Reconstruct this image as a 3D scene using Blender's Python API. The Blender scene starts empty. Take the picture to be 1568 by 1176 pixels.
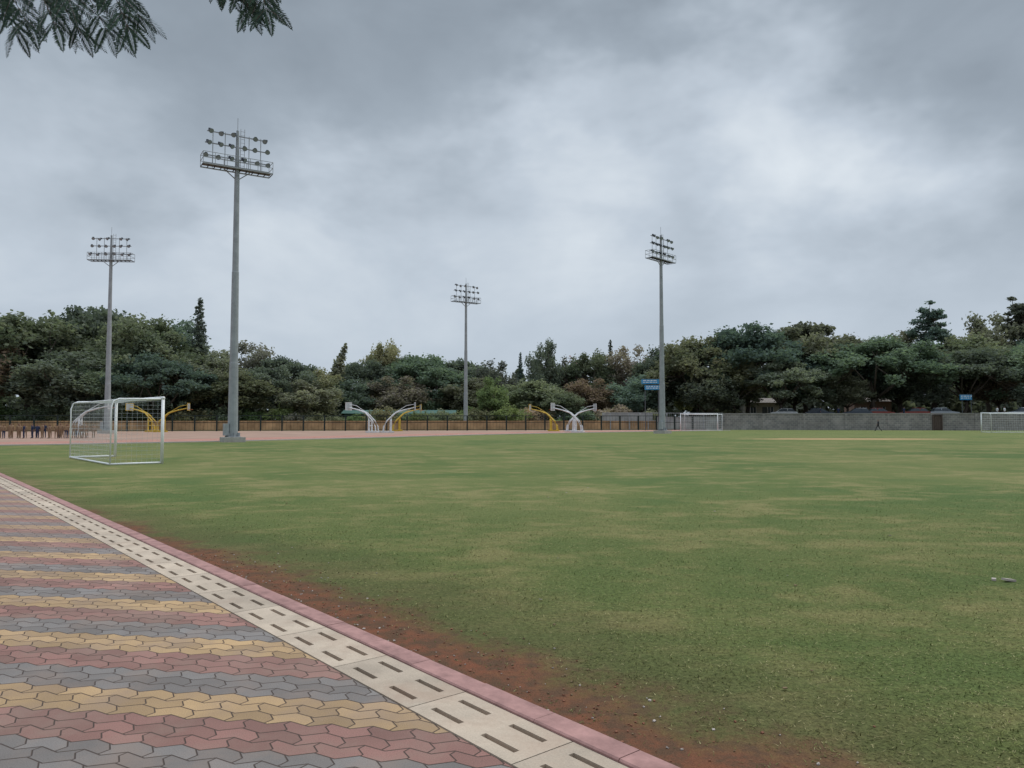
import bpy, math, random
import numpy as np
from mathutils import Vector, Matrix
R=math.radians
random.seed(7); rng=np.random.default_rng(7)
S=bpy.context.scene
S.view_settings.view_transform='Standard'; S.view_settings.look='None'; S.view_settings.exposure=0
COL=S.collection

# ---------------------------------------------------------------- node helper
class NT:
    def __init__(s,nt): s.nt=nt; s.n=nt.nodes; s.l=nt.links
    def put(s,sock,v):
        if isinstance(v,bpy.types.NodeSocket): s.l.new(v,sock)
        elif v is not None:
            if isinstance(v,(tuple,list)) and len(v)==3 and sock.type=='RGBA': v=(*v,1)
            sock.default_value=v
    def m(s,op,a,b=None,c=None,clamp=False):
        n=s.n.new('ShaderNodeMath'); n.operation=op; n.use_clamp=clamp
        s.put(n.inputs[0],a)
        if b is not None: s.put(n.inputs[1],b)
        if c is not None: s.put(n.inputs[2],c)
        return n.outputs[0]
    def vm(s,op,a,b=None,out=0):
        n=s.n.new('ShaderNodeVectorMath'); n.operation=op
        s.put(n.inputs[0],a)
        if b is not None: s.put(n.inputs[1],b)
        return n.outputs[out]
    def scale(s,a,f):
        n=s.n.new('ShaderNodeVectorMath'); n.operation='SCALE'; s.put(n.inputs[0],a); s.put(n.inputs['Scale'],f); return n.outputs[0]
    def mix(s,f,a,b,bt='MIX'):
        n=s.n.new('ShaderNodeMix'); n.data_type='RGBA'; n.blend_type=bt
        s.put(n.inputs[0],f); s.put(n.inputs[6],a); s.put(n.inputs[7],b); return n.outputs[2]
    def noise(s,v,sc,det=4,rough=.55,dist=0,col=False):
        n=s.n.new('ShaderNodeTexNoise'); s.put(n.inputs['Vector'],v); n.inputs['Scale'].default_value=sc
        n.inputs['Detail'].default_value=det; n.inputs['Roughness'].default_value=rough; n.inputs['Distortion'].default_value=dist
        return n.outputs[1 if col else 0]
    def mr(s,v,a,b,c=0.,d=1.,smooth=True):
        n=s.n.new('ShaderNodeMapRange'); n.interpolation_type='SMOOTHSTEP' if smooth else 'LINEAR'
        s.put(n.inputs[0],v)
        for i,x in enumerate((a,b,c,d)): n.inputs[1+i].default_value=x
        return n.outputs[0]
    def sep(s,v):
        n=s.n.new('ShaderNodeSeparateXYZ'); s.put(n.inputs[0],v); return n.outputs
    def comb(s,x,y,z):
        n=s.n.new('ShaderNodeCombineXYZ'); s.put(n.inputs[0],x); s.put(n.inputs[1],y); s.put(n.inputs[2],z); return n.outputs[0]
    def obj(s): return s.n.new('ShaderNodeTexCoord').outputs['Object']
    def pos(s): return s.n.new('ShaderNodeNewGeometry').outputs['Position']
    def attr(s,name):
        n=s.n.new('ShaderNodeAttribute'); n.attribute_name=name; return n.outputs
    def bump(s,h,st,d):
        n=s.n.new('ShaderNodeBump'); n.inputs['Strength'].default_value=st; n.inputs['Distance'].default_value=d
        s.put(n.inputs['Height'],h); return n.outputs[0]
def newmat(name):
    m=bpy.data.materials.new(name); m.use_nodes=True
    t=NT(m.node_tree); b=m.node_tree.nodes['Principled BSDF']; return m,t,b
def P(name,col,rough=.8,var=.2,sc=4.,metal=0.,bump=0.):
    m,t,b=newmat(name)
    o=t.obj(); n=t.noise(o,sc,4,.6)
    f=t.mr(n,.3,.7,1-var,1+var,False)
    c=t.mix(1.,(*col,1),t.comb(f,f,f),'MULTIPLY')
    t.put(b.inputs['Base Color'],c); b.inputs['Roughness'].default_value=rough; b.inputs['Metallic'].default_value=metal
    b.inputs['Specular IOR Level'].default_value=.3
    if bump: t.put(b.inputs['Normal'],t.bump(t.noise(o,sc*6,3),.6,bump))
    return m

# ---------------------------------------------------------------- mesh helper
class MB:
    def __init__(s): s.v=[]; s.f=[]; s.mi=[]
    def add(s,vs,fs,mi=0):
        o=len(s.v); s.v+= [tuple(p) for p in vs]
        for f in fs: s.f.append(tuple(i+o for i in f)); s.mi.append(mi)
    def box(s,c,d,mi=0,rot=None):
        c=Vector(c); vs=[]
        for x in(-.5,.5):
            for y in(-.5,.5):
                for z in(-.5,.5):
                    p=Vector((x*d[0],y*d[1],z*d[2]))
                    if rot is not None: p=rot@p
                    vs.append(p+c)
        s.add(vs,[(0,1,3,2),(4,6,7,5),(0,4,5,1),(2,3,7,6),(0,2,6,4),(1,5,7,3)],mi)
    def tube(s,pts,rad,n=8,mi=0,cap=True):
        pts=[Vector(p) for p in pts]
        if not hasattr(rad,'__len__'): rad=[rad]*len(pts)
        vs=[];fs=[]
        for i,p in enumerate(pts):
            a=pts[max(i-1,0)]; b=pts[min(i+1,len(pts)-1)]
            d=(b-a).normalized()
            up=Vector((0,0,1)) if abs(d.z)<.9 else Vector((1,0,0))
            x=d.cross(up).normalized(); y=d.cross(x)
            for k in range(n):
                t=2*math.pi*k/n
                vs.append(p+(x*math.cos(t)+y*math.sin(t))*rad[i])
        for i in range(len(pts)-1):
            for k in range(n):
                k2=(k+1)%n
                fs.append((i*n+k,i*n+k2,(i+1)*n+k2,(i+1)*n+k))
        if cap: fs.append(tuple(range(n))[::-1]); fs.append(tuple((len(pts)-1)*n+k for k in range(n)))
        s.add(vs,fs,mi)
    def mesh(s,name,mats,smooth=False):
        me=bpy.data.meshes.new(name); me.from_pydata(s.v,[],s.f)
        for m in mats: me.materials.append(m)
        me.polygons.foreach_set('material_index',s.mi)
        if smooth: me.polygons.foreach_set('use_smooth',[True]*len(s.f))
        me.update(); return me
    def obj(s,name,mats,smooth=False,parent=None,loc=(0,0,0),rz=0):
        return link(name,s.mesh(name,mats,smooth),loc,rz,parent)
def link(name,me,loc=(0,0,0),rz=0,parent=None):
    o=bpy.data.objects.new(name,me); COL.objects.link(o); o.location=loc; o.rotation_euler[2]=rz
    if parent: o.parent=parent
    return o
def empty(name,loc=(0,0,0),rz=0):
    o=bpy.data.objects.new(name,None); COL.objects.link(o); o.location=loc; o.rotation_euler[2]=rz; o.empty_display_size=.3; return o

# ---------------------------------------------------------------- camera
cam=bpy.data.cameras.new('camera'); co=bpy.data.objects.new('camera',cam); COL.objects.link(co)
co.location=(0,0,1.65); co.rotation_euler=(R(92.64),0,0)
cam.sensor_width=36; cam.lens=26.86; cam.clip_end=6000; cam.clip_start=.05
S.camera=co

# ---------------------------------------------------------------- world
SUN_EL=R(52); SUN_AZ=R(60)
w=bpy.data.worlds.new('World'); S.world=w; w.use_nodes=True
t=NT(w.node_tree); w.node_tree.nodes.clear()
sky=t.n.new('ShaderNodeTexSky'); sky.sky_type='NISHITA'; sky.sun_disc=False; sky.sun_elevation=SUN_EL; sky.sun_rotation=SUN_AZ
bg1=t.n.new('ShaderNodeBackground'); bg1.inputs[1].default_value=.1; t.l.new(sky.outputs[0],bg1.inputs[0])
g=t.vm('NORMALIZE',t.n.new('ShaderNodeTexCoord').outputs['Generated'])
gs=t.vm('MULTIPLY',g,(1.,1.,1.7))
dn=t.noise(gs,2.6,5,.60,0,True)
g2=t.vm('ADD',g,t.scale(t.vm('SUBTRACT',dn,(.5,.5,.5)),.50))
x,y,z=t.sep(g)[:3]
zz=t.m('ADD',t.m('MAXIMUM',z,0),.34)
uv=t.comb(t.m('DIVIDE',x,zz),t.m('DIVIDE',y,zz),0.)
n1=t.noise(uv,1.5,6,.52,.5)
n2=t.noise(gs,4.2,5,.52,.4)
val=t.m('ADD',t.m('MULTIPLY',t.m('SUBTRACT',n1,.5),.66),t.m('MULTIPLY',t.m('SUBTRACT',n2,.5),.54))
def blob(c,r,amt,val):
    c=Vector(c).normalized()
    d=t.vm('DISTANCE',g2,tuple(c),out=1)
    return t.m('ADD',val,t.mr(d,0.,r,amt,0.))
for c,r,a in [((.42,1,.34),.20,.32),((.31,1,.42),.15,.18),((.13,1,.34),.17,.20),((-.27,1,.25),.26,.34),((.03,1,.20),.30,.22),((-.68,1,.28),.26,.30),((.45,1,.20),.3,.10),
              ((-.15,1,.43),.30,-.22),((-.50,1,.50),.30,-.14),((.15,1,.54),.22,-.22),((.68,1,.26),.26,-.20),((-.45,1,.35),.14,-.10),((.25,1,.24),.14,-.06),((.58,1,.55),.25,-.14),((-.20,1,.55),.3,-.08)]:
    val=blob(c,r,a,val)
val=t.m('ADD',val,t.mr(z,.30,.50,.05,-.07))
val=t.m('ADD',val,.43,clamp=True)
cr=t.n.new('ShaderNodeValToRGB'); t.l.new(val,cr.inputs[0]); e=cr.color_ramp.elements
e[0].position=0; e[0].color=(.245,.29,.34,1); e[1].position=1; e[1].color=(.80,.86,.91,1)
q=cr.color_ramp.elements.new(.34); q.color=(.365,.425,.49,1)
q=cr.color_ramp.elements.new(.64); q.color=(.54,.61,.69,1)
hz=t.mr(z,.02,.24,.72,0.)
c1=t.mix(hz,cr.outputs[0],(.50,.575,.665,1))
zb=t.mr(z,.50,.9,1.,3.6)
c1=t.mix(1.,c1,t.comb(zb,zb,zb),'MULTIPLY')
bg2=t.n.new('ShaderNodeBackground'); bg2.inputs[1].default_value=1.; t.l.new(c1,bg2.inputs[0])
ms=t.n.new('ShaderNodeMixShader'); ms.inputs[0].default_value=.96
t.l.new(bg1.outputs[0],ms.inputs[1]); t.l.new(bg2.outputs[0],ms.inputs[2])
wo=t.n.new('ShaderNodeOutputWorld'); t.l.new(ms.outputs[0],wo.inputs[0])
sl=bpy.data.lights.new('sun','SUN'); sl.energy=1.4; sl.angle=R(30); sl.color=(1,.95,.86)
so=bpy.data.objects.new('sun',sl); COL.objects.link(so)
sd=Vector((math.sin(SUN_AZ)*math.cos(SUN_EL),math.cos(SUN_AZ)*math.cos(SUN_EL),math.sin(SUN_EL)))
so.rotation_euler=sd.to_track_quat('Z','Y').to_euler(); so.location=(0,0,60)

# ---------------------------------------------------------------- path line frame
P0=Vector((0,3.61,0)); D=Vector((-.6386,.7694,0)); NR=Vector((.7694,.6386,0))
PATH_RZ=math.atan2(D.y,D.x)
def tdist(t,p):   # distance to the right of paving edge
    x,y,_=t.sep(p)[:3]
    return t.m('ADD',t.m('MULTIPLY',x,NR.x),t.m('MULTIPLY',t.m('SUBTRACT',y,P0.y),NR.y))

def grass_color(t,p):
    pf=t.vm('MULTIPLY',p,(1.,1.,0.))
    st=t.vm('MULTIPLY',p,(.75,1.,0.))
    a=t.noise(pf,.10,4,.6,.4); b=t.noise(t.vm('ADD',st,(31.,7.,0.)),.42,6,.68,.5); c=t.noise(t.vm('ADD',st,(3.,77.,0.)),1.5,5,.68)
    c0=t.mix(t.mr(a,.36,.64),(.096,.126,.038,1),(.138,.152,.053,1))
    dry=t.m('ADD',t.m('MULTIPLY',b,.52),t.m('MULTIPLY',c,.48))
    c0=t.mix(t.mr(dry,.47,.62,0.,.72),c0,(.245,.205,.092,1))
    c0=t.mix(t.mr(t.m('ADD',t.m('MULTIPLY',b,.5),t.m('MULTIPLY',a,.5)),.50,.38,0.,.45),c0,(.062,.110,.036,1))
    x,y,_=t.sep(p)[:3]
    near=t.mr(y,5.,20.,.60,0.)
    c0=t.mix(near,c0,t.mix(t.mr(dry,.42,.60),(.078,.102,.030,1),(.145,.136,.050,1)))
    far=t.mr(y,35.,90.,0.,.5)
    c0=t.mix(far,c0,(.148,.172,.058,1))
    dx=t.m('DIVIDE',t.m('SUBTRACT',x,28.),8.5); dy=t.m('DIVIDE',t.m('SUBTRACT',y,64.),2.4)
    rr=t.m('ADD',t.m('ADD',t.m('MULTIPLY',dx,dx),t.m('MULTIPLY',dy,dy)),t.m('MULTIPLY',t.m('SUBTRACT',b,.5),2.))
    c0=t.mix(t.mr(rr,.6,1.3,.85,0.),c0,(.42,.27,.14,1))
    td=tdist(t,p)
    n7=t.noise(pf,6.,5,.7); n9=t.noise(pf,.9,4,.6)
    s=t.m('ADD',td,t.m('ADD',t.m('MULTIPLY',t.m('SUBTRACT',n9,.5),-1.8),t.m('MULTIPLY',t.m('SUBTRACT',n7,.5),-1.3)))
    nearfade=t.mr(y,7.5,17.,-.12,.85)
    s=t.m('ADD',s,nearfade)
    soil=t.mr(s,.75,1.45,1.,0.)
    soilc=t.mix(t.mr(n7,.35,.62),(.185,.072,.040,1),(.105,.060,.036,1))
    dark=t.mr(s,1.0,3.0,.48,0.)
    c0=t.mix(dark,c0,(.080,.060,.030,1))
    return c0,soil,soilc,pf

m_ground,t,b=newmat('grass_field')
p=t.pos(); c0,soil,soilc,pf=grass_color(t,p)
fine=t.noise(pf,26.,6,.8)
f=t.mr(fine,.32,.68,.48,1.52,False)
f2=t.mr(t.noise(pf,110.,2,.7),.3,.7,.72,1.28,False)
c=t.mix(1.,c0,t.comb(f,f,f),'MULTIPLY')
c=t.mix(soil,c,soilc); c=t.mix(1.,c,t.comb(f2,f2,f2),'MULTIPLY')
t.put(b.inputs['Base Color'],c); b.inputs['Roughness'].default_value=.95; b.inputs['Specular IOR Level'].default_value=.1
t.put(b.inputs['Normal'],t.bump(fine,.6,.02))
g_=MB(); s=1500
g_.add([(-s,-300,0),(s,-300,0),(s,2500,0),(-s,2500,0)],[(0,1,2,3)]); g_.obj('ground',[m_ground])

# ------------- grass blades near the camera (short mown turf: blades lie over)
m_bl,t,b=newmat('grass_blades')
c0,soil,soilc,pf=grass_color(t,t.pos())
vr=t.attr('var')[2]
f=t.mr(vr,0.,1.,.70,1.75,False)
c=t.mix(1.,c0,t.comb(f,f,t.m('MULTIPLY',f,.9)),'MULTIPLY')
c=t.mix(t.mr(vr,.86,.92,0.,.7),c,(.34,.29,.15,1))
t.put(b.inputs['Base Color'],c); b.inputs['Roughness'].default_value=.8; b.inputs['Specular IOR Level'].default_value=.1
n=330000
Y=3.1+ (rng.random(n)**1.45)*17.; X=(rng.random(n)*1.62-.80)*Y
td=X*NR.x+(Y-P0.y)*NR.y
lump=np.sin(X*5.1+np.sin(Y*4.3)*1.7)*np.cos(Y*6.7+np.sin(X*3.1)*2)+.6*np.sin(X*13+Y*9)*np.sin(Y*17-X*7)
keep=(td>.60)&(rng.random(n)<np.clip((td-.85+.35*lump)/1.5,0.02,1)*np.clip((20-Y)/9,0,1)*.9)
X=X[keep];Y=Y[keep];lump=lump[keep];n=len(X)
wd=(.0012+.0014*rng.random(n))*(1+Y/9); la=rng.random(n)*6.283; le=.010+rng.random(n)*.022
h=(.003+.009*rng.random(n)+.014*(rng.random(n)>.95))*(1+.25*lump); tw=(rng.random(n)-.5)*1.0
V=np.zeros((n,3,3),dtype=np.float32)
px=-np.sin(la)*wd; py=np.cos(la)*wd
V[:,0,0]=X-px;V[:,0,1]=Y-py;V[:,0,2]=.0015+np.maximum(0,tw)*wd
V[:,1,0]=X+np.cos(la)*le;V[:,1,1]=Y+np.sin(la)*le;V[:,1,2]=h
V[:,2,0]=X+px;V[:,2,1]=Y+py;V[:,2,2]=.0015+np.maximum(0,-tw)*wd
def fastmesh(name,V,k,mats,var=None,mi=None):
    nf=V.shape[0]; me=bpy.data.meshes.new(name)
    me.vertices.add(nf*k); me.vertices.foreach_set('co',V.reshape(-1).astype(np.float32))
    me.loops.add(nf*k); me.loops.foreach_set('vertex_index',np.arange(nf*k,dtype=np.int32))
    me.polygons.add(nf); me.polygons.foreach_set('loop_start',np.arange(0,nf*k,k,dtype=np.int32))
    for m in mats: me.materials.append(m)
    if var is not None:
        a=me.attributes.new('var','FLOAT','FACE'); a.data.foreach_set('value',var.astype(np.float32))
    me.update(calc_edges=True); return me
link('grass',fastmesh('grass',V,3,[m_bl],rng.random(n)))

# ---------------------------------------------------------------- paving
m_pv,t,b=newmat('interlocking_pavers')
x,y,_=t.sep(t.pos())[:3]
yr=t.m('ADD',y,t.m('MULTIPLY',x,.14))
tx=t.m('MULTIPLY',t.m('PINGPONG',t.m('DIVIDE',t.m('ADD',x,50.),.1125),1.),.050)
ty=t.m('MULTIPLY',t.m('PINGPONG',t.m('DIVIDE',t.m('ADD',yr,0.),.0585),1.),.034)
yy=t.m('ADD',t.m('ADD',yr,tx),.015); xx=t.m('ADD',x,ty)
ry=t.m('DIVIDE',yy,.117); row=t.m('FLOOR',ry); fy=t.m('FRACT',ry)
xo=t.m('ADD',t.m('DIVIDE',t.m('ADD',xx,60.),.225),t.m('MULTIPLY',t.m('FLOORED_MODULO',row,2.),.5)); colm=t.m('FLOOR',xo); fx=t.m('FRACT',xo)
ey=t.m('MULTIPLY',t.m('MINIMUM',fy,t.m('SUBTRACT',1.,fy)),.117); ex=t.m('MULTIPLY',t.m('MINIMUM',fx,t.m('SUBTRACT',1.,fx)),.225)
edge=t.m('MINIMUM',ex,ey); j=t.mr(edge,.0014,.0065)
stp=t.m('FLOORED_MODULO',t.m('ADD',row,2.),9.)
isg=t.m('GREATER_THAN',stp,2.5); isr=t.m('GREATER_THAN',stp,5.5)
wn=t.n.new('ShaderNodeTexWhiteNoise'); wn.noise_dimensions='2D'; t.put(wn.inputs['Vector'],t.comb(colm,row,0.))
rv=wn.outputs[0]
c=t.mix(isg,(.41,.265,.130,1),(.165,.155,.148,1)); c=t.mix(isr,c,(.250,.118,.098,1))
f=t.mr(rv,0.,1.,.74,1.24,False)
P3=t.pos(); sp=t.mr(t.noise(P3,160.,2,.7),.3,.7,.70,1.30,False); f=t.m('MULTIPLY',f,sp)
f=t.m('MULTIPLY',f,t.mr(t.noise(P3,1.1,4,.6),.3,.7,.78,1.16,False))
c=t.mix(1.,c,t.comb(f,f,f),'MULTIPLY')
c=t.mix(t.mr(t.noise(P3,2.3,5,.65),.40,.70,.18,.58),c,(.26,.185,.145,1))
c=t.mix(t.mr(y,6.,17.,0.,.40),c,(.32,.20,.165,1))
c=t.mix(j,(.070,.048,.038,1),c)
t.put(b.inputs['Base Color'],c); b.inputs['Roughness'].default_value=.8; b.inputs['Specular IOR Level'].default_value=.25
hgt=t.m('ADD',j,t.m('ADD',t.m('MULTIPLY',rv,.25),t.m('MULTIPLY',t.noise(P3,120.,2),.25)))
t.put(b.inputs['Normal'],t.bump(hgt,.8,.005))
def L(s,tt,z): v=P0+D*s+NR*tt; return (v.x,v.y,z)
pv=MB(); pv.add([L(-8,-14,.05),L(-8,-.006,.05),L(46,-.006,.05),L(46,-14,.05)],[(0,1,2,3)])
pv.add([L(-8,-14,-.1),L(-8,-.006,-.1),L(46,-.006,-.1),L(46,-14,-.1),L(-8,-14,.05),L(-8,-.006,.05),L(46,-.006,.05),L(46,-14,.05)],[(0,1,5,4),(1,2,6,5),(2,3,7,6),(3,0,4,7)])
pv.obj('paved_path',[m_pv])

# slotted drain slabs
m_sl,t,b=newmat('cream_concrete')
o=t.obj(); x,y,_=t.sep(o)[:3]
wn=t.n.new('ShaderNodeTexWhiteNoise'); wn.noise_dimensions='1D'; t.put(wn.inputs['W'],t.m('FLOOR',t.m('DIVIDE',x,.9)))
f=t.m('MULTIPLY',t.mr(wn.outputs[0],0.,1.,.86,1.1,False),t.mr(t.noise(o,3.,6,.65),.3,.7,.78,1.14,False))
f=t.m('MULTIPLY',f,t.mr(t.noise(o,90.,3,.7),.3,.7,.86,1.14,False))
c=t.mix(1.,(.46,.365,.275,1),t.comb(f,f,f),'MULTIPLY')
c=t.mix(t.mr(t.noise(o,1.4,6,.7),.48,.72,0.,.6),c,(.33,.22,.155,1))
t.put(b.inputs['Base Color'],c); b.inputs['Roughness'].default_value=.8
t.put(b.inputs['Normal'],t.bump(t.noise(o,70.,4),.4,.003))
m_dk=P('slot_shade_and_tyre_black',(.015,.013,.012),.95,.1)  # near-black paints the shade inside drain slots and joints; also car tyres
m_cb=P('pink_kerb',(.33,.18,.16),.85,.28,7,bump=.003)
dr=MB(); ts=[0,.085,.122,.268,.305,.39]; z1=.056; zb=-.03
k=-14
while k<104:
    s0=k*.45
    ss=[s0+(.004 if k%2==0 else 0),s0+.09,s0+.355,s0+.45-(.004 if k%2 else 0)]
    for i in range(3):
        for jx in range(5):
            q=[(ss[i],-ts[jx]),(ss[i],-ts[jx+1]),(ss[i+1],-ts[jx+1]),(ss[i+1],-ts[jx])]
            if i==1 and jx in(1,3):
                for a in range(4):
                    a2=(a+1)%4
                    dr.add([(*q[a],z1),(*q[a2],z1),(*q[a2],zb),(*q[a],zb)],[(0,1,2,3)],0)
                dr.add([(*p_,zb) for p_ in q],[(0,1,2,3)],1)
            else: dr.add([(*p_,z1) for p_ in q],[(0,1,2,3)])
    if k%2==0:
        dr.add([(s0+.004,0,z1),(s0+.004,-.39,z1),(s0+.004,-.39,zb),(s0+.004,0,zb)],[(0,1,2,3)])
    k+=1
dr.add([(-6.3,0,z1),(46.8,0,z1),(46.8,0,zb),(-6.3,0,zb)],[(0,1,2,3)])
dr.add([(-6.3,-.39,z1),(46.8,-.39,z1),(46.8,-.39,zb),(-6.3,-.39,zb)],[(0,1,2,3)])
dr.add([(-6.3,-.002,zb-.003),(-6.3,-.388,zb-.003),(46.8,-.388,zb-.003),(46.8,-.002,zb-.003)],[(0,1,2,3)],1)
dr.obj('drain_cover_strip',[m_sl,m_dk],loc=(P0.x,P0.y,0),rz=PATH_RZ)
kb=MB()
s0=-6.3
while s0<46:
    a,b_=s0+.002,s0+.598; dz=random.uniform(-.002,.003); dt=random.uniform(-.002,.002)
    pr=[(.397,-.05),(.397,.062),(.405,.070),(.545,.070),(.562,.056),(.570,-.05)]
    vs=[(a,-(q[0]+dt),q[1]+dz) for q in pr]+[(b_,-(q[0]+dt),q[1]+dz) for q in pr]; n=6
    fs=[(i,(i+1)%n,(i+1)%n+n,i+n) for i in range(n)]+[tuple(range(n))[::-1],tuple(range(n,2*n))]
    kb.add(vs,fs); s0+=.6
kb.obj('kerb',[m_cb],loc=(P0.x,P0.y,0),rz=PATH_RZ)

# ---------------------------------------------------------------- track and court
m_tr=P('track_surface',(.38,.18,.135),.9,.15,.6)
m_ct=P('court_concrete',(.33,.21,.155),.9,.18,.3)
m_ln=P('light_grey_edging',(.42,.39,.36),.8,.12,1)
ctl=[(-120,30),(-80,35),(-60,39),(-42,44),(-30,49),(-21,57),(-13,67),(-2,82),(12,96),(24,106),(32,112)]
def catmull(pts,k=8):
    o=[]; p=[Vector((a[0],a[1],0)) for a in pts]; p=[2*p[0]-p[1]]+p+[2*p[-1]-p[-2]]
    for i in range(1,len(p)-2):
        for j in range(k):
            u=j/k; a,b,c,d=p[i-1:i+3]
            o.append(.5*((2*b)+(c-a)*u+(2*a-5*b+4*c-d)*u*u+(3*b-a-3*c+d)*u**3))
    o.append(p[-2]); return o
cv=catmull(ctl)
def offs(c,d):
    o=[]
    for i,p in enumerate(c):
        tg=(c[min(i+1,len(c)-1)]-c[max(i-1,0)]).normalized(); o.append(p+Vector((-tg.y,tg.x,0))*d)
    return o
def ribbon(name,a,b,z,mat):
    mb=MB(); n=len(a)
    mb.add([(p.x,p.y,z) for p in a]+[(p.x,p.y,z) for p in b],[(i,i+1,n+i+1,n+i) for i in range(n-1)]); return mb.obj(name,[mat])
fence_far=[Vector((p.x,max(100+(p.x+75)*18/105,p.y+.5),0)) for p in cv]
ribbon('court_pavement',cv,[Vector((p.x-2,p.y+1.5,0)) for p in fence_far],.004,m_ct)
ribbon('running_track',offs(cv,.4),offs(cv,8.5),.008,m_tr)
kb=MB(); a=offs(cv,0);b_=offs(cv,.28);n=len(a)
for z0 in (.06,):
    kb.add([(p.x,p.y,z0) for p in a]+[(p.x,p.y,z0) for p in b_],[(i,i+1,n+i+1,n+i) for i in range(n-1)])
    kb.add([(p.x,p.y,z0) for p in a]+[(p.x,p.y,-.02) for p in a],[(i,i+1,n+i+1,n+i) for i in range(n-1)])
    kb.add([(p.x,p.y,z0) for p in b_]+[(p.x,p.y,-.02) for p in b_],[(i,i+1,n+i+1,n+i) for i in range(n-1)])
kb.obj('track_kerb',[m_ln])
m_wl=P('white_line_paint',(.6,.58,.56),.8,.1)
for d in (2.9,5.4): ribbon('track_lane_marking',offs(cv,d),offs(cv,d+.08),.012,m_wl)

# ---------------------------------------------------------------- floodlight masts
m_gal=P('galvanised_steel',(.30,.315,.325),.6,.15,2,.1)
m_gald=P('dark_steel',(.10,.11,.12),.6,.15,2,.1)
m_lamp=P('lamp_housing',(.05,.055,.065),.5,.1,3,.2)
m_glass=P('lamp_glass',(.30,.33,.36),.2,.05)
m_conc=P('concrete',(.36,.34,.31),.9,.2,3,bump=.01)
def mast():
    b=MB()
    b.tube([(0,0,.35),(0,0,6),(0,0,6.02),(0,0,13),(0,0,13.02),(0,0,20.2),(0,0,24.0)],[.36,.31,.29,.245,.225,.18,.10],14,0)
    b.tube([(0,0,.35),(0,0,.42)],[.55,.55],14,0)
    for k in range(8):
        a=k*math.pi/4; b.tube([(math.cos(a)*.46,math.sin(a)*.46,.4),(math.cos(a)*.46,math.sin(a)*.46,.52)],.035,6,0)
        b.box((math.cos(a)*.42,math.sin(a)*.42,.55),(.2,.02,.3),0,Matrix.Rotation(a,3,'Z'))
    b.box((0,0,.15),(1.5,1.5,.44),3); b.box((0,0,.36),(1.2,1.2,.05),3)
    b.box((-.50,-.1,.95),(.34,.40,.9),0)
    W=2.45
    zp=20.9
    for yy in(-.55,.55): b.box((0,yy,zp),(2*W,.06,.09),0)
    for i in range(12): b.box((-W+.0+i*2*W/11,0,zp-.01),(.05,1.02,.05),2)
    b.box((0,0,zp+.055),(2*W-.1,.5,.02),1)
    for z in(.45,.9):
        for yy in(-.57,.57): b.tube([(-W,yy,zp+z),(W,yy,zp+z)],.022,6,0)
        for xx in(-W,W): b.tube([(xx,-.57,zp+z),(xx,.57,zp+z)],.022,6,0)
    for i in range(7):
        for yy in(-.57,.57):
            xx=-W+i*2*W/6; b.tube([(xx,yy,zp),(xx,yy,zp+.9)],.02,6,0)
    for sx in(-1,1): b.tube([(0,0,zp-.8),(sx*.9,0,zp-.06)],.04,6,0)
    for zi,z in enumerate((21.75,22.7,23.6)):
        wz=(2*W-.1)*(1,.94,.88)[zi]
        b.box((0,.05,z),(wz,.06,.07),0)
        for i in range(6):
            xx=(-wz/2+.2)+i*(wz-.4)/5+random.uniform(-.07,.07)
            if (zi==2 and i in(3,)): continue
            c=Vector((xx,-.30,z-.12+random.uniform(-.05,.07))); d=Vector((random.uniform(-.9,.9),-1,-.85)).normalized()
            b.tube([(xx,0,z),(xx,-.16,z-.02),tuple(c)],.025,5,1)
            b.tube([c-d*.14,c-d*.07,c+d*.07,c+d*.10],[.06,.12,.18,.185],10,2)
            b.tube([c+d*.101,c+d*.11],[.165,.165],10,4)
            b.box(c-d*.2,(.16,.14,.16),2)
    for xx in(-1.7,-.85,.85,1.7): b.tube([(xx,.12,zp),(xx,.12,23.75)],.028,6,0)
    b.tube([(0,0,24.),(0,0,25.)],.02,5,0)
    b.tube([(.22,.0,21),(.22,0,24.2)],.02,5,0);b.tube([(.50,.0,21),(.50,0,24.2)],.02,5,0)
    for i in range(11): b.tube([(.22,0,21+i*.3),(.50,0,21+i*.3)],.014,4,0)
    return b.mesh('floodlight_mast',[m_gal,m_gald,m_lamp,m_conc,m_glass])
me=mast()
for x,y,a in [(-20.25,55.5,32),(-46.9,88.6,4),(-7.3,120.5,36),(17.4,88.5,48)]:
    o=link('floodlight_mast',me,(x,y,-.0),R(a)); 
    o.scale[2]=.955 if y<60 else (.965)

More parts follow.
